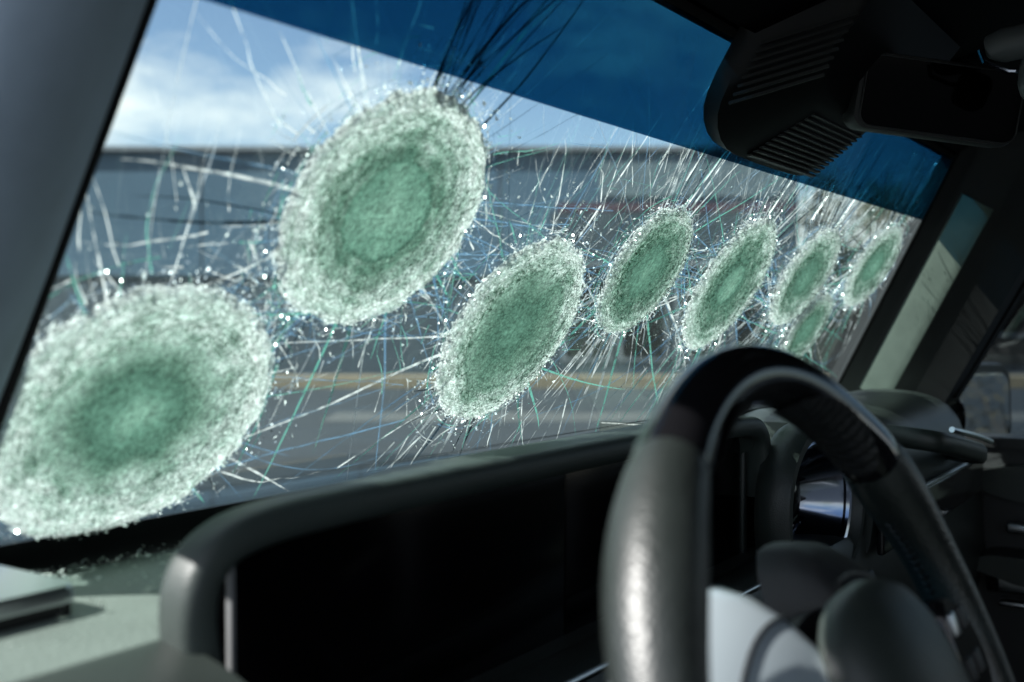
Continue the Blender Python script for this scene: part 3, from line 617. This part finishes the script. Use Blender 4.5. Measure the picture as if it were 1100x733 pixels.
SM = thing('side_mirror', 'black door mirror on the passenger side reflecting road and trees', 'mirror', (2.05, .40, 1.36))
Mrot = Matrix.Rotation(R(-6), 3, 'Z')
def round_rect(w_, h_, r_, n=6):
    out = []
    for cx_, cz_, a0 in ((w_ / 2 - r_, h_ / 2 - r_, 0), (-w_ / 2 + r_, h_ / 2 - r_, 90), (-w_ / 2 + r_, -h_ / 2 + r_, 180), (w_ / 2 - r_, -h_ / 2 + r_, 270)):
        for k in range(n + 1): a = R(a0 + 90 * k / n); out.append((cx_ + r_ * math.cos(a), cz_ + r_ * math.sin(a)))
    return out
def plate(outl, t, M, dome=0.0, bev=0.0, rings=1):
    """a plate with the given outline in local x,z; front at local -y"""
    k = len(outl); v, f = [], []
    layers = [(1.0, t), (1.0, bev)] + ([(1 - bev / max(abs(outl[0][0]), .01) * .6, 0)] if bev else [])
    if dome:
        for q in (.85, .65, .4, .15): layers.append((q, -dome * (1 - q * q)))
    for s, y in layers: v += [M @ Vector((x * s, y, z * s)) for x, z in outl]
    for l in range(len(layers) - 1):
        for j in range(k): f.append((l * k + j, l * k + (j + 1) % k, (l + 1) * k + (j + 1) % k, (l + 1) * k + j))
    f += [tuple(range(k)), tuple(range((len(layers) - 1) * k, len(layers) * k))]
    return mesh('plate', v, f)
REALMIRROR = plain('mirror_silver', (0.72, 0.75, 0.76), 0.02, metal=1.0)
MM = Matrix.Translation((2.12, .408, 1.440)) @ Matrix.Rotation(R(-24), 4, 'Z') @ Matrix.Rotation(R(-2.2), 4, 'X')
link('housing', plate(round_rect(.240, .160, .035), .09, MM, bev=.012), PLASTIC_B, SM, 50)
link('mirror_glass', plate(round_rect(.200, .122, .028), .004, MM @ Matrix.Translation((0, -.005, 0))), REALMIRROR, SM, 0)
link('stalk', rbox((.16, .06, .05), (1.97, .42, 1.37), bev=.015), PLASTIC_B, SM)

# ------------------------------------------------------------------ dashboard
DB = thing('dashboard', 'dark leather dashboard with wide black display under a padded hood', 'dashboard', (1.0, .45, 1.2))
pad = smooth_poly([(.585, 1.452), (.50, 1.459), (.402, 1.461), (.398, 1.440), (.47, 1.40), (.585, 1.40)], 1)
link('dash_top_pad', prof_x(pad, .235, 1.80), LEATHER_PAD_SUNLIT, DB)
roll = smooth_poly([(.399, 1.4595), (.385, 1.4585), (.335, 1.445), (.300, 1.41), (.29, 1.33), (.31, 1.2), (.45, 1.0), (.56, 1.0), (.56, 1.38), (.45, 1.43)], 2)
link('driver_front_pad', prof_x(roll, .235, .315), LEATHER, DB)
low = smooth_poly([(.345, 1.375), (.335, 1.36), (.325, 1.2), (.40, 1.0), (.56, 1.0), (.56, 1.38)], 1)
link('lower_dash', prof_x(low, .30, 1.80), LEATHER, DB)
# binnacle: display box, hood shell and padded lip
link('display_backing', rbox((.60, .03, .13), (.675, .420, 1.43), bev=.004), SCREEN, DB)
link('hood_shell', prof_x(smooth_poly([(.385, 1.514), (.44, 1.509), (.53, 1.478), (.56, 1.462), (.56, 1.45), (.44, 1.494), (.385, 1.503)], 1), .33, .985, 60,
     bulge=lambda t, y, z: (y, z - (.012 + .05 * min(1, max(0, y - .39) / .05)) * (max(0, .22 - t) / .22) ** 1.6 - .03 * (max(0, t - .96) / .04) ** 2), xs=lambda y: max(0, y - .385) * 1.0), LEATHER_HOOD, DB, 60)
lip_path = smooth_poly([(.330, .385, 1.40), (.318, .385, 1.445), (.3145, .385, 1.478), (.326, .385, 1.496), (.352, .385, 1.5045), (.42, .385, 1.506), (.6, .385, 1.506), (.8, .385, 1.505), (.95, .385, 1.504), (.990, .385, 1.496), (1.0, .385, 1.465), (1.0, .385, 1.43)], 3, closed=False)
lip = link('display_hood', sweep(lip_path, smooth_poly([(-.009, -.013), (.008, -.012), (.009, .0), (.008, .012), (-.009, .012), (-.011, 0)], 2), up=Vector((0, 1, 0))), LEATHER_HOOD, DB, 60)
sv, sf = [], []
def stitch_line(pts, step, ln, r_, off):
    P = [Vector(p) for p in pts]; acc = 0
    for a, b in zip(P, P[1:]):
        d = (b - a).length; t = (b - a).normalized(); s = 0
        while s < d:
            m_ = a + t * s + off; o = len(sv); q = t.orthogonal().normalized(); q2 = t.cross(q)
            for e in (-.5, .5):
                for k in range(4): sv.append(m_ + t * ln * e + (q * math.cos(k * 1.571) + q2 * math.sin(k * 1.571)) * r_)
            for k in range(4): sf.append((o + k, o + (k + 1) % 4, o + 4 + (k + 1) % 4, o + 4 + k))
            sf.append((o, o + 1, o + 2, o + 3)); sf.append((o + 4, o + 5, o + 6, o + 7)); s += step
stitch_line([(.36, .402, 1.5185), (.97, .402, 1.5175)], .0042, .003, .00045, Vector((0, 0, 0)))
st = link('stitching', mesh('stitch', sv, sf), THREAD, None, 0); st['kind'] = 'stuff'; child(st, lip)
link('hood_side', rbox((.010, .16, .125), (.992, .475, 1.432), bev=.003), LEATHER, DB)
scr = link('instrument_screen', rbox((.322, .006, .125), (.497, .400, 1.437), bev=.001), SCREEN, DB)
scr = link('centre_screen', rbox((.322, .006, .125), (.820, .400, 1.437), bev=.001), SCREEN, DB)
link('screen_edge', rbox((.003, .004, .115), (.344, .388, 1.437), bev=.0008), GREYKNOB, DB)
link('lower_trim', sweep([(.32, .372, 1.372), (.6, .366, 1.371), (.92, .36, 1.371), (.985, .36, 1.374)], smooth_poly([(-.006, -.02), (.006, -.02), (.006, .02), (-.006, .02)], 1), up=Vector((0, 1, 0))), LEATHER, DB)
link('trim_line', sweep([(.32, .349, 1.376), (.6, .343, 1.375), (.92, .337, 1.375), (.985, .337, 1.378)], circ(.0018, 8), up=Vector((0, 1, 0))), ALU, DB)
# oval air vent beside the display
VM = Matrix.Translation((1.075, .352, 1.413)) @ Matrix.Rotation(R(-4), 4, 'Z')
vent = link('air_vent', plate(round_rect(.150, .120, .055), .01, VM @ Matrix.Translation((0, .041, 0))), GLOSS, DB, 40)
def vsub(name, me, m): o = link(name, me, m, None, 40); child(o, vent); return o
oval = [(x * 1.0, z * 1.0) for x, z in round_rect(.158, .128, .060, 10)]
vsub('vent_ring', sweep([VM @ Vector((x, 0, z)) for x, z in oval], circ(.0045, 8), closed=True, up=Vector((0, 1, 0))), CHROME)
cup_v, cup_f = [], []; kk = len(oval)
for sc_, yy in ((1.0, -.004), (.97, .002), (.82, .022), (.62, .040)): cup_v += [VM @ Vector((x * sc_, yy, z * sc_)) for x, z in oval]
for l in range(3):
    for j in range(kk): cup_f.append((l * kk + j, l * kk + (j + 1) % kk, (l + 1) * kk + (j + 1) % kk, (l + 1) * kk + j))
vsub('vent_cup', mesh('cup', cup_v, cup_f), CHROME)
vsub('vent_surround', sweep([VM @ Vector((x * 1.20, .002, z * 1.20)) for x, z in oval], smooth_poly([(-.009, -.014), (.009, -.014), (.011, .02), (-.011, .02)], 1), closed=True, up=Vector((0, 1, 0))), LEATHER)
for k in range(5):
    z = -.042 + k * .021; hw = .044 * math.sqrt(max(.05, 1 - (z / .066) ** 2))
    vsub('vane', rbox((hw * 2, .012, .0022), VM @ Vector((0, .034, z)), Matrix.Rotation(R(18), 3, 'X'), bev=.0006, seg=1), CHROME if k in (0, 1) else GLOSS)
vsub('dial', plate(circ(.020, 28), .012, VM @ Matrix.Translation((-.012, .022, .006)), dome=.004), GLOSS)
# passenger side
pas = smooth_poly([(.54, 1.45), (.50, 1.494), (.40, 1.497), (.345, 1.475), (.325, 1.42), (.335, 1.34), (.40, 1.30), (.54, 1.30)], 2)
link('passenger_pad', prof_x(pas, 1.185, 1.74, 16, bulge=lambda t, y, z: (y + .02 * max(0, (t - .8) / .2) ** 2, z - .012 * max(0, (.12 - t) / .12) ** 2 - .020 * max(0, (t - .85) / .15) ** 2)), LEATHER, DB, 60)
link('corner_vent', plate(round_rect(.05, .055, .022), .012, Matrix.Translation((1.715, .35, 1.455)) @ Matrix.Rotation(R(35), 4, 'Z'), bev=.004), GLOSS, DB)
gh = link('grab_handle', sweep(smooth_poly([(1.30, .345, 1.465), (1.295, .300, 1.462), (1.31, .284, 1.458), (1.42, .280, 1.440), (1.515, .280, 1.424), (1.535, .295, 1.420), (1.545, .345, 1.425)], 3, closed=False), smooth_poly([(-.009, -.012), (.009, -.012), (.009, .012), (-.009, .012)], 1), up=Vector((0, 0, 1))), LEATHER, DB, 60)
gi = link('grip_trim', sweep(smooth_poly([(1.31, .275, 1.474), (1.33, .270, 1.470), (1.42, .268, 1.457), (1.51, .269, 1.442)], 2, closed=False), circ(.0035, 8), up=Vector((0, 0, 1))), ALU, None); child(gi, gh)
link('dash_inlay', rbox((.54, .008, .05), (1.46, .322, 1.37), bev=.003), GLOSS, DB)
link('inlay_trim', rbox((.54, .006, .005), (1.46, .318, 1.398), bev=.001), ALU, DB)
link('centre_panel', rbox((.24, .03, .09), (1.08, .33, 1.285), Matrix.Rotation(R(-20), 3, 'X'), bev=.008), LEATHER, DB)
link('console_block', rbox((.20, .30, .30), (1.02, .22, 1.05), bev=.03), LEATHER, DB)
# speaker plate by the driver side pillar
SP = thing('speaker_grille', 'satin metal speaker plate on the dash corner at lower left', 'speaker', (.27, .53, 1.46))
spm = Matrix.Translation((.262, .498, 1.472)) @ Matrix.Rotation(R(-90), 4, 'X') @ Matrix.Rotation(R(0), 4, 'Y')
link('plate', plate([(x, -z) for x, z in round_rect(.115, .095, .012)], .008, Matrix.Translation((.258, .505, 1.4745)) @ Matrix.Rotation(R(90), 4, 'X').inverted(), bev=.003), ALU, SP, 50)
link('plinth', rbox((.108, .088, .012), (.258, .505, 1.4625), bev=.003), PLASTIC_B, SP)

# ------------------------------------------------------------------ camera cover, mirror, visor at the top of the glass
HS = thing('sensor_housing', 'black louvred camera housing at the top centre of the windshield', 'sensor housing', G(1.02, -.02))
base = [(.848, .028), (.848, -.025), (.86, -.048), (.896, -.066), (.94, -.071), (1.08, -.072), (1.12, -.068), (1.17, -.03), (1.20, .028)]
base = smooth_poly(base, 1, closed=False)
topo = []
for (x, u) in base:
    p = G(x, u, .003); q = Vector((1.03 + (x - 1.03) * .80, p.y - .095 - .01 * (1 if u > -.03 else 0), p.z + .034 + .25 * max(0, (.0 - p.z + 1.80)) * 0)); topo.append(q)
v = [G(x, u, .003) for x, u in base] + [G(x, u, .018) for x, u in base] + [t + Vector((0, .012, -.004)) for t in topo] + topo; k = len(base); f = []
for l in range(3):
    for j in range(k - 1): f.append((l * k + j, l * k + j + 1, (l + 1) * k + j + 1, (l + 1) * k + j))
f += [tuple(range(k)), tuple(range(3 * k, 4 * k)), (0, k, 2 * k, 3 * k, 4 * k - 1, 3 * k - 1, 2 * k - 1, k - 1)]
link('cover', mesh('cover', v, f), HOUSING, HS, 40)
def slat(x0, x1, p0, p1, th, name='louvre'):
    pass
pA, pB = G(1.0, -.071, .018), Vector((1.0, G(1, -.071).y - .085, G(1, -.071).z + .032))
for k in range(11):
    t = .10 + .078 * k; p = pA.lerp(pB, t); dirv = (pB - pA).normalized(); nrm = dirv.cross(Vector((1, 0, 0))).normalized()
    if nrm.z > 0: nrm = -nrm
    hw0, hw1 = .945 + .010 * t, 1.125 - .03 * t
    rt = Matrix((Vector((1, 0, 0)), dirv, Vector((1, 0, 0)).cross(dirv))).transposed() @ Matrix.Rotation(R(28), 3, 'X')
    link('louvre', rbox((hw1 - hw0, .0062, .0022), Vector(((hw0 + hw1) / 2, p.y, p.z)) + nrm * .0022, rt, bev=.0006, seg=1), PLASTIC, HS)
for k in range(8):
    u = -.030 + k * .0075; p = G(.842, u, .03)
    a = G(.846 + .0, u, .028); b = Vector((1.03 + (.842 - 1.03) * .83, a.y - .07, a.z + .02))
    link('side_louvre', sweep([a + Vector((-.001, 0, 0)), b + Vector((-.001, 0, 0))], [(-.0015, -.0012), (.0015, -.0012), (.0015, .0012), (-.0015, .0012)], up=Vector((0, 0, 1))), HOUSING, HS, 0)

RM = thing('rearview_mirror', 'black interior mirror with dimmed glass hanging below the headliner', 'mirror', (1.1, .25, 1.81))
RMM = Matrix.Translation((1.020, .228, 1.796)) @ Matrix.Rotation(math.atan2(-.830, .5576), 4, 'Z') @ Matrix.Rotation(R(7), 4, 'X') @ Matrix.Rotation(R(7.5), 4, 'Y')
rmh = link('mirror_housing', plate(round_rect(.150, .069, .013), .024, RMM, bev=.005), PLASTIC, RM, 50)
link('mirror_glass', plate(round_rect(.139, .060, .010), .003, RMM @ Matrix.Translation((.003, -.0022, 0))), MIRROR_OFF, RM, 0)
link('rim_trim', sweep([RMM @ Vector((x + .003, -.0015, z)) for x, z in round_rect(.141, .062, .011)], circ(.0010, 6), closed=True, up=Vector((.5, .3, .2))), PLASTIC, RM)
link('mount_arm', tube([(1.045, .245, 1.80), (1.06, .262, 1.82), (1.06, .28, 1.85)], .012, 10), PLASTIC_B, RM)
OC = thing('overhead_lamp', 'grey map reading lamp with a chrome ring at the upper right', 'lamp', (1.0, .1, 1.87))
link('lamp_base', rbox((.16, .22, .05), (1.10, .02, 1.905), bev=.02), HEADLINER, OC)
link('lamp_knob', sweep([(.990, .176, 1.824), (.985, .174, 1.826), (.985, .168, 1.828), (.99, .14, 1.832), (1.02, .09, 1.86)], circ(.0135, 14, .0135), up=Vector((0, 0, 1)), scale=lambda t: .55 + .5 * math.sin(min(1, t * 3) * 1.5)), GREYKNOB, OC, 60)
link('chrome_ring', tube([(.975, .186, 1.824), (.975, .182, 1.814), (.985, .165, 1.806), (1.0, .145, 1.806)], .0022, 8), CHROME, OC)
link('lamp_stem', rbox((.030, .026, .036), (.995, .145, 1.800), Matrix.Rotation(R(20), 3, 'Y'), bev=.01), GREYKNOB, OC)
SV = thing('sun_visor', 'black folded sun visor above the passenger side', 'sun visor', (1.4, .2, 1.88))
link('visor_panel', rbox((.42, .17, .018), (1.43, .235, 1.872), Matrix.Rotation(R(-14), 3, 'X'), bev=.008), HEADLINER, SV)
link('visor_hinge', tube([(1.2, .30, 1.858), (1.66, .30, 1.858)], .005, 8), PLASTIC, SV)

# ------------------------------------------------------------------ steering wheel
T = .38; WC = Vector((.485, .124, 1.40)); EX = Vector((1, 0, 0)); EY = Vector((0, math.sin(T), math.cos(T))); EZ = EX.cross(EY)
def W(x, y, h=0.0): return WC + EX * x + EY * y + EZ * h
SW = thing('steering_wheel', 'black leather steering wheel with glossy upper rim and silver spoke', 'steering wheel', tuple(WC))
RR = .187
def rim_r(d):
    g_ = math.exp(-((abs((d - 90 + 180) % 360 - 180) - 50) / 13) ** 2)
    return .0152 + .0034 * g_
def arc(d0, d1, steps, name, m, k=22, grow=0.0, sm=80):
    v, f = [], []
    for s in range(steps + 1):
        d = d0 + (d1 - d0) * s / steps; a = R(d); r_ = rim_r(d) + grow
        if s in (0, steps) : r_ *= .955
        cr0 = EX * math.cos(a) + EY * math.sin(a)
        for j in range(k):
            b = 2 * math.pi * j / k; rad = math.cos(b); ax = math.sin(b)
            flat = 1 - .10 * max(0, ax)
            v.append(WC + cr0 * (RR + r_ * rad * 1.0) + EZ * r_ * 1.06 * ax * flat)
    for s in range(steps):
        for j in range(k): f.append((s * k + j, s * k + (j + 1) % k, (s + 1) * k + (j + 1) % k, (s + 1) * k + j))
    f += [tuple(range(k)), tuple(range(steps * k, (steps + 1) * k))]
    return link(name, mesh(name, v, f), m, SW, sm)
arc(124.6, 404.4, 96, 'rim_leather', LEATHER_RIM)
topr = arc(44.6, 124.4, 44, 'rim_gloss', GLOSS, grow=-.0002)
# perforated finger grips on the inner side of the upper rim
for d0, d1 in ((47, 80), (98, 121)):
    v, f = [], []; st_ = 26; bl = 9
    for s in range(st_ + 1):
        d = d0 + (d1 - d0) * s / st_; a = R(d); e = max(0.0, math.sin(math.pi * s / st_)) ** .5; cr0 = EX * math.cos(a) + EY * math.sin(a)
        rib = .0005 * math.sin(s * math.pi)
        for j in range(bl + 1):
            b = R(180 + (-62 + 124 * j / bl) * (e * .9 + .1)); r_ = rim_r(d) + .0010 + (.0008 if s % 2 else 0)
            v.append(WC + cr0 * (RR + r_ * math.cos(b)) + EZ * r_ * 1.06 * math.sin(b))
    for s in range(st_):
        for j in range(bl): f.append((s * (bl + 1) + j, s * (bl + 1) + j + 1, (s + 1) * (bl + 1) + j + 1, (s + 1) * (bl + 1) + j))
    link('finger_grip', mesh('grip', v, f), PERF, SW, 20)
# stitching on the leather near the right hand seam
sv, sf = [], []
for d in [x * 1.6 for x in range(0, 20)]:
    a = R(2 + d); cr0 = EX * math.cos(a) + EY * math.sin(a); b = R(200); r_ = rim_r(d) + .0004
    for sg in (-1, 1):
        c0 = WC + cr0 * (RR + r_ * math.cos(b)) + EZ * r_ * 1.06 * math.sin(b); a2 = R(2 + d + .8); cr1 = EX * math.cos(a2) + EY * math.sin(a2)
        b2 = R(200 + sg * 9); c1 = WC + cr1 * (RR + r_ * math.cos(b2)) + EZ * r_ * 1.06 * math.sin(b2); stitch_line([c0, c1], 1, (c1 - c0).length, .0006, (c1 - c0) / 2)
tag(link('stitching', mesh('stitch', sv, sf), PLASTIC_B, SW, 0), None, None, None, 'stuff')
# airbag cover: domed rounded trapezoid
def hub_outline(s=1.0, n=48):
    out = []
    for k in range(n):
        a = 2 * math.pi * k / n; c, s_ = math.cos(a), math.sin(a); e = 2.6
        rr = 1 / (abs(c) ** e + abs(s_) ** e) ** (1 / e); out.append((c * rr * .060 * s * (1 + .06 * s_), s_ * rr * .078 * s))
    return out
def hub(name, m, layers, dx=0, dy=0):
    v, f = [], []; o = hub_outline(); k = len(o)
    for s, h in layers: v += [W(x * s + dx, y * s + dy, h) for x, y in o]
    for l in range(len(layers) - 1):
        for j in range(k): f.append((l * k + j, l * k + (j + 1) % k, (l + 1) * k + (j + 1) % k, (l + 1) * k + j))
    f += [tuple(range(k)), tuple(range((len(layers) - 1) * k, len(layers) * k))]
    return link(name, mesh(name, v, f), m, SW, 50)
hub('hub_back', PLASTIC_B, [(.85, -.06), (.95, -.03), (.95, -.016), (.8, -.014)], .012, 0)
hub('airbag_cover', LEATHER, [(.97, .0), (1.0, .006), (.985, .014), (.93, .021), (.8, .027), (.55, .033), (.3, .036), (.1, .037)], .012, .004)
# spokes
def slab(name, m, outl, h0, h1, bev=.003):
    k = len(outl); v = [W(x, y, h0) for x, y in outl] + [W(x, y, h1 - bev) for x, y in outl]
    cx_ = sum(p[0] for p in outl) / k; cy_ = sum(p[1] for p in outl) / k
    v += [W(x + (cx_ - x) * .05, y + (cy_ - y) * .05, h1) for x, y in outl]; f = []
    for l in range(2):
        for j in range(k): f.append((l * k + j, l * k + (j + 1) % k, (l + 1) * k + (j + 1) % k, (l + 1) * k + j))
    f += [tuple(range(k)), tuple(range(2 * k, 3 * k))]
    return link(name, mesh(name, v, f), m, SW, 40)
for sg in (-1, 1):
    o = smooth_poly([(sg * .025, .104), (sg * .075, .108), (sg * .120, .092), (sg * .172, .050), (sg * .174, -.010), (sg * .12, -.035), (sg * .03, -.055)], 2)
    k_ = len(o); v, f = [], []
    for ins, h_ in [(q, -.045 + .053 * math.sqrt(1 - (1 - q) ** 2)) for q in (0, .05, .14, .28, .46, .75)]: v += [W(x + (sg * .02 - x) * ins, y + (.02 - y) * ins, h_) for x, y in o]
    for l in range(5):
        for j in range(k_): f.append((l * k_ + j, l * k_ + (j + 1) % k_, (l + 1) * k_ + (j + 1) % k_, (l + 1) * k_ + j))
    f += [tuple(range(k_)), tuple(range(5 * k_, 6 * k_))]
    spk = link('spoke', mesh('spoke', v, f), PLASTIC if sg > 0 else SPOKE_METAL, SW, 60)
    seam = link('seam', sweep([tuple(p + EZ * .0004) for p in v[3 * k_:4 * k_]], circ(.0011, 6), closed=True, up=EZ), PLASTIC_B, None); child(seam, spk)
    o = smooth_poly([(sg * .112, .060), (sg * .160, .034), (sg * .162, -.004), (sg * .112, -.024)], 2)
    pod = slab('button_pod', GLOSS, o, .0, .012)
    for q in range(4):
        bx, by = sg * (.124 + .018 * (q % 2)), .036 - .024 * (q // 2)
        b_ = link('button', rbox((.010, .012, .004), (0, 0, 0), bev=.001), ALU if q == 0 else PLASTIC, None); b_.data.transform(Matrix.Translation(W(bx, by, .0115)) @ Matrix((EX, EY, EZ)).transposed().to_4x4()); child(b_, pod)
    pdl = slab('shift_paddle', PLASTIC, smooth_poly([(sg * .075, .062), (sg * .13, .085), (sg * .145, .06), (sg * .14, .0), (sg * .075, .0)], 2), -.042, -.037, .001)
slab('lower_spoke', ALU, smooth_poly([(-.03, -.07), (.03, -.07), (.022, -.175), (-.022, -.175)], 1), -.012, .002)
CO = thing('steering_column', 'black plastic steering column shroud with stalks behind the wheel', 'steering column', (.485, .22, 1.36))
link('shroud', tube([W(0, -.01, -.055), W(0, -.012, -.11), W(0, -.015, -.22)], .055, 18), PLASTIC_B, CO)
link('stalk', tube([W(.05, .03, -.075), W(.11, .055, -.07), W(.155, .07, -.066)], .0085, 12, scale=lambda t: .7 + .5 * t), PLASTIC, CO)
link('stalk', tube([W(-.05, .03, -.075), W(-.11, .045, -.07), W(-.15, .05, -.066)], .0085, 12, scale=lambda t: .7 + .5 * t), PLASTIC, CO)

# ------------------------------------------------------------------ glass powder and crumbs fallen on the dash
r2 = random.Random(99); cv, cf = [], []
for k in range(800):
    x = r2.choice([r2.gauss(.40, .07), r2.uniform(.26, 1.1)]); y = r2.choice([r2.uniform(.41, .575), r2.gauss(.55, .02)])
    if not (.25 < x < 1.15 and .408 < y < .575): continue
    if x > .32 + (y - .385) * 1.0 and x < 1.0: continue
    P = Vector((x, y, 1.4625 - (.008 * max(0, y - .50) / .085))); sz = r2.choice([.0004, .0006, .0009, .0016]) * r2.uniform(.7, 1.3); o = len(cv)
    cv += [P + Vector((sz * r2.gauss(0, 1), sz * r2.gauss(0, 1), sz * abs(r2.gauss(0, .7)))) for _ in range(4)]; cf += [(o, o + 1, o + 2), (o, o + 2, o + 3), (o, o + 3, o + 1), (o + 1, o + 3, o + 2)]
me = bpy.data.meshes.new('crumbs'); me.from_pydata([tuple(v) for v in cv], [], cf)
tag(link('glass_crumbs', me, CHIP_W, None, 0), 'crumbs of broken glass lying on the dash top', None, None, 'stuff')
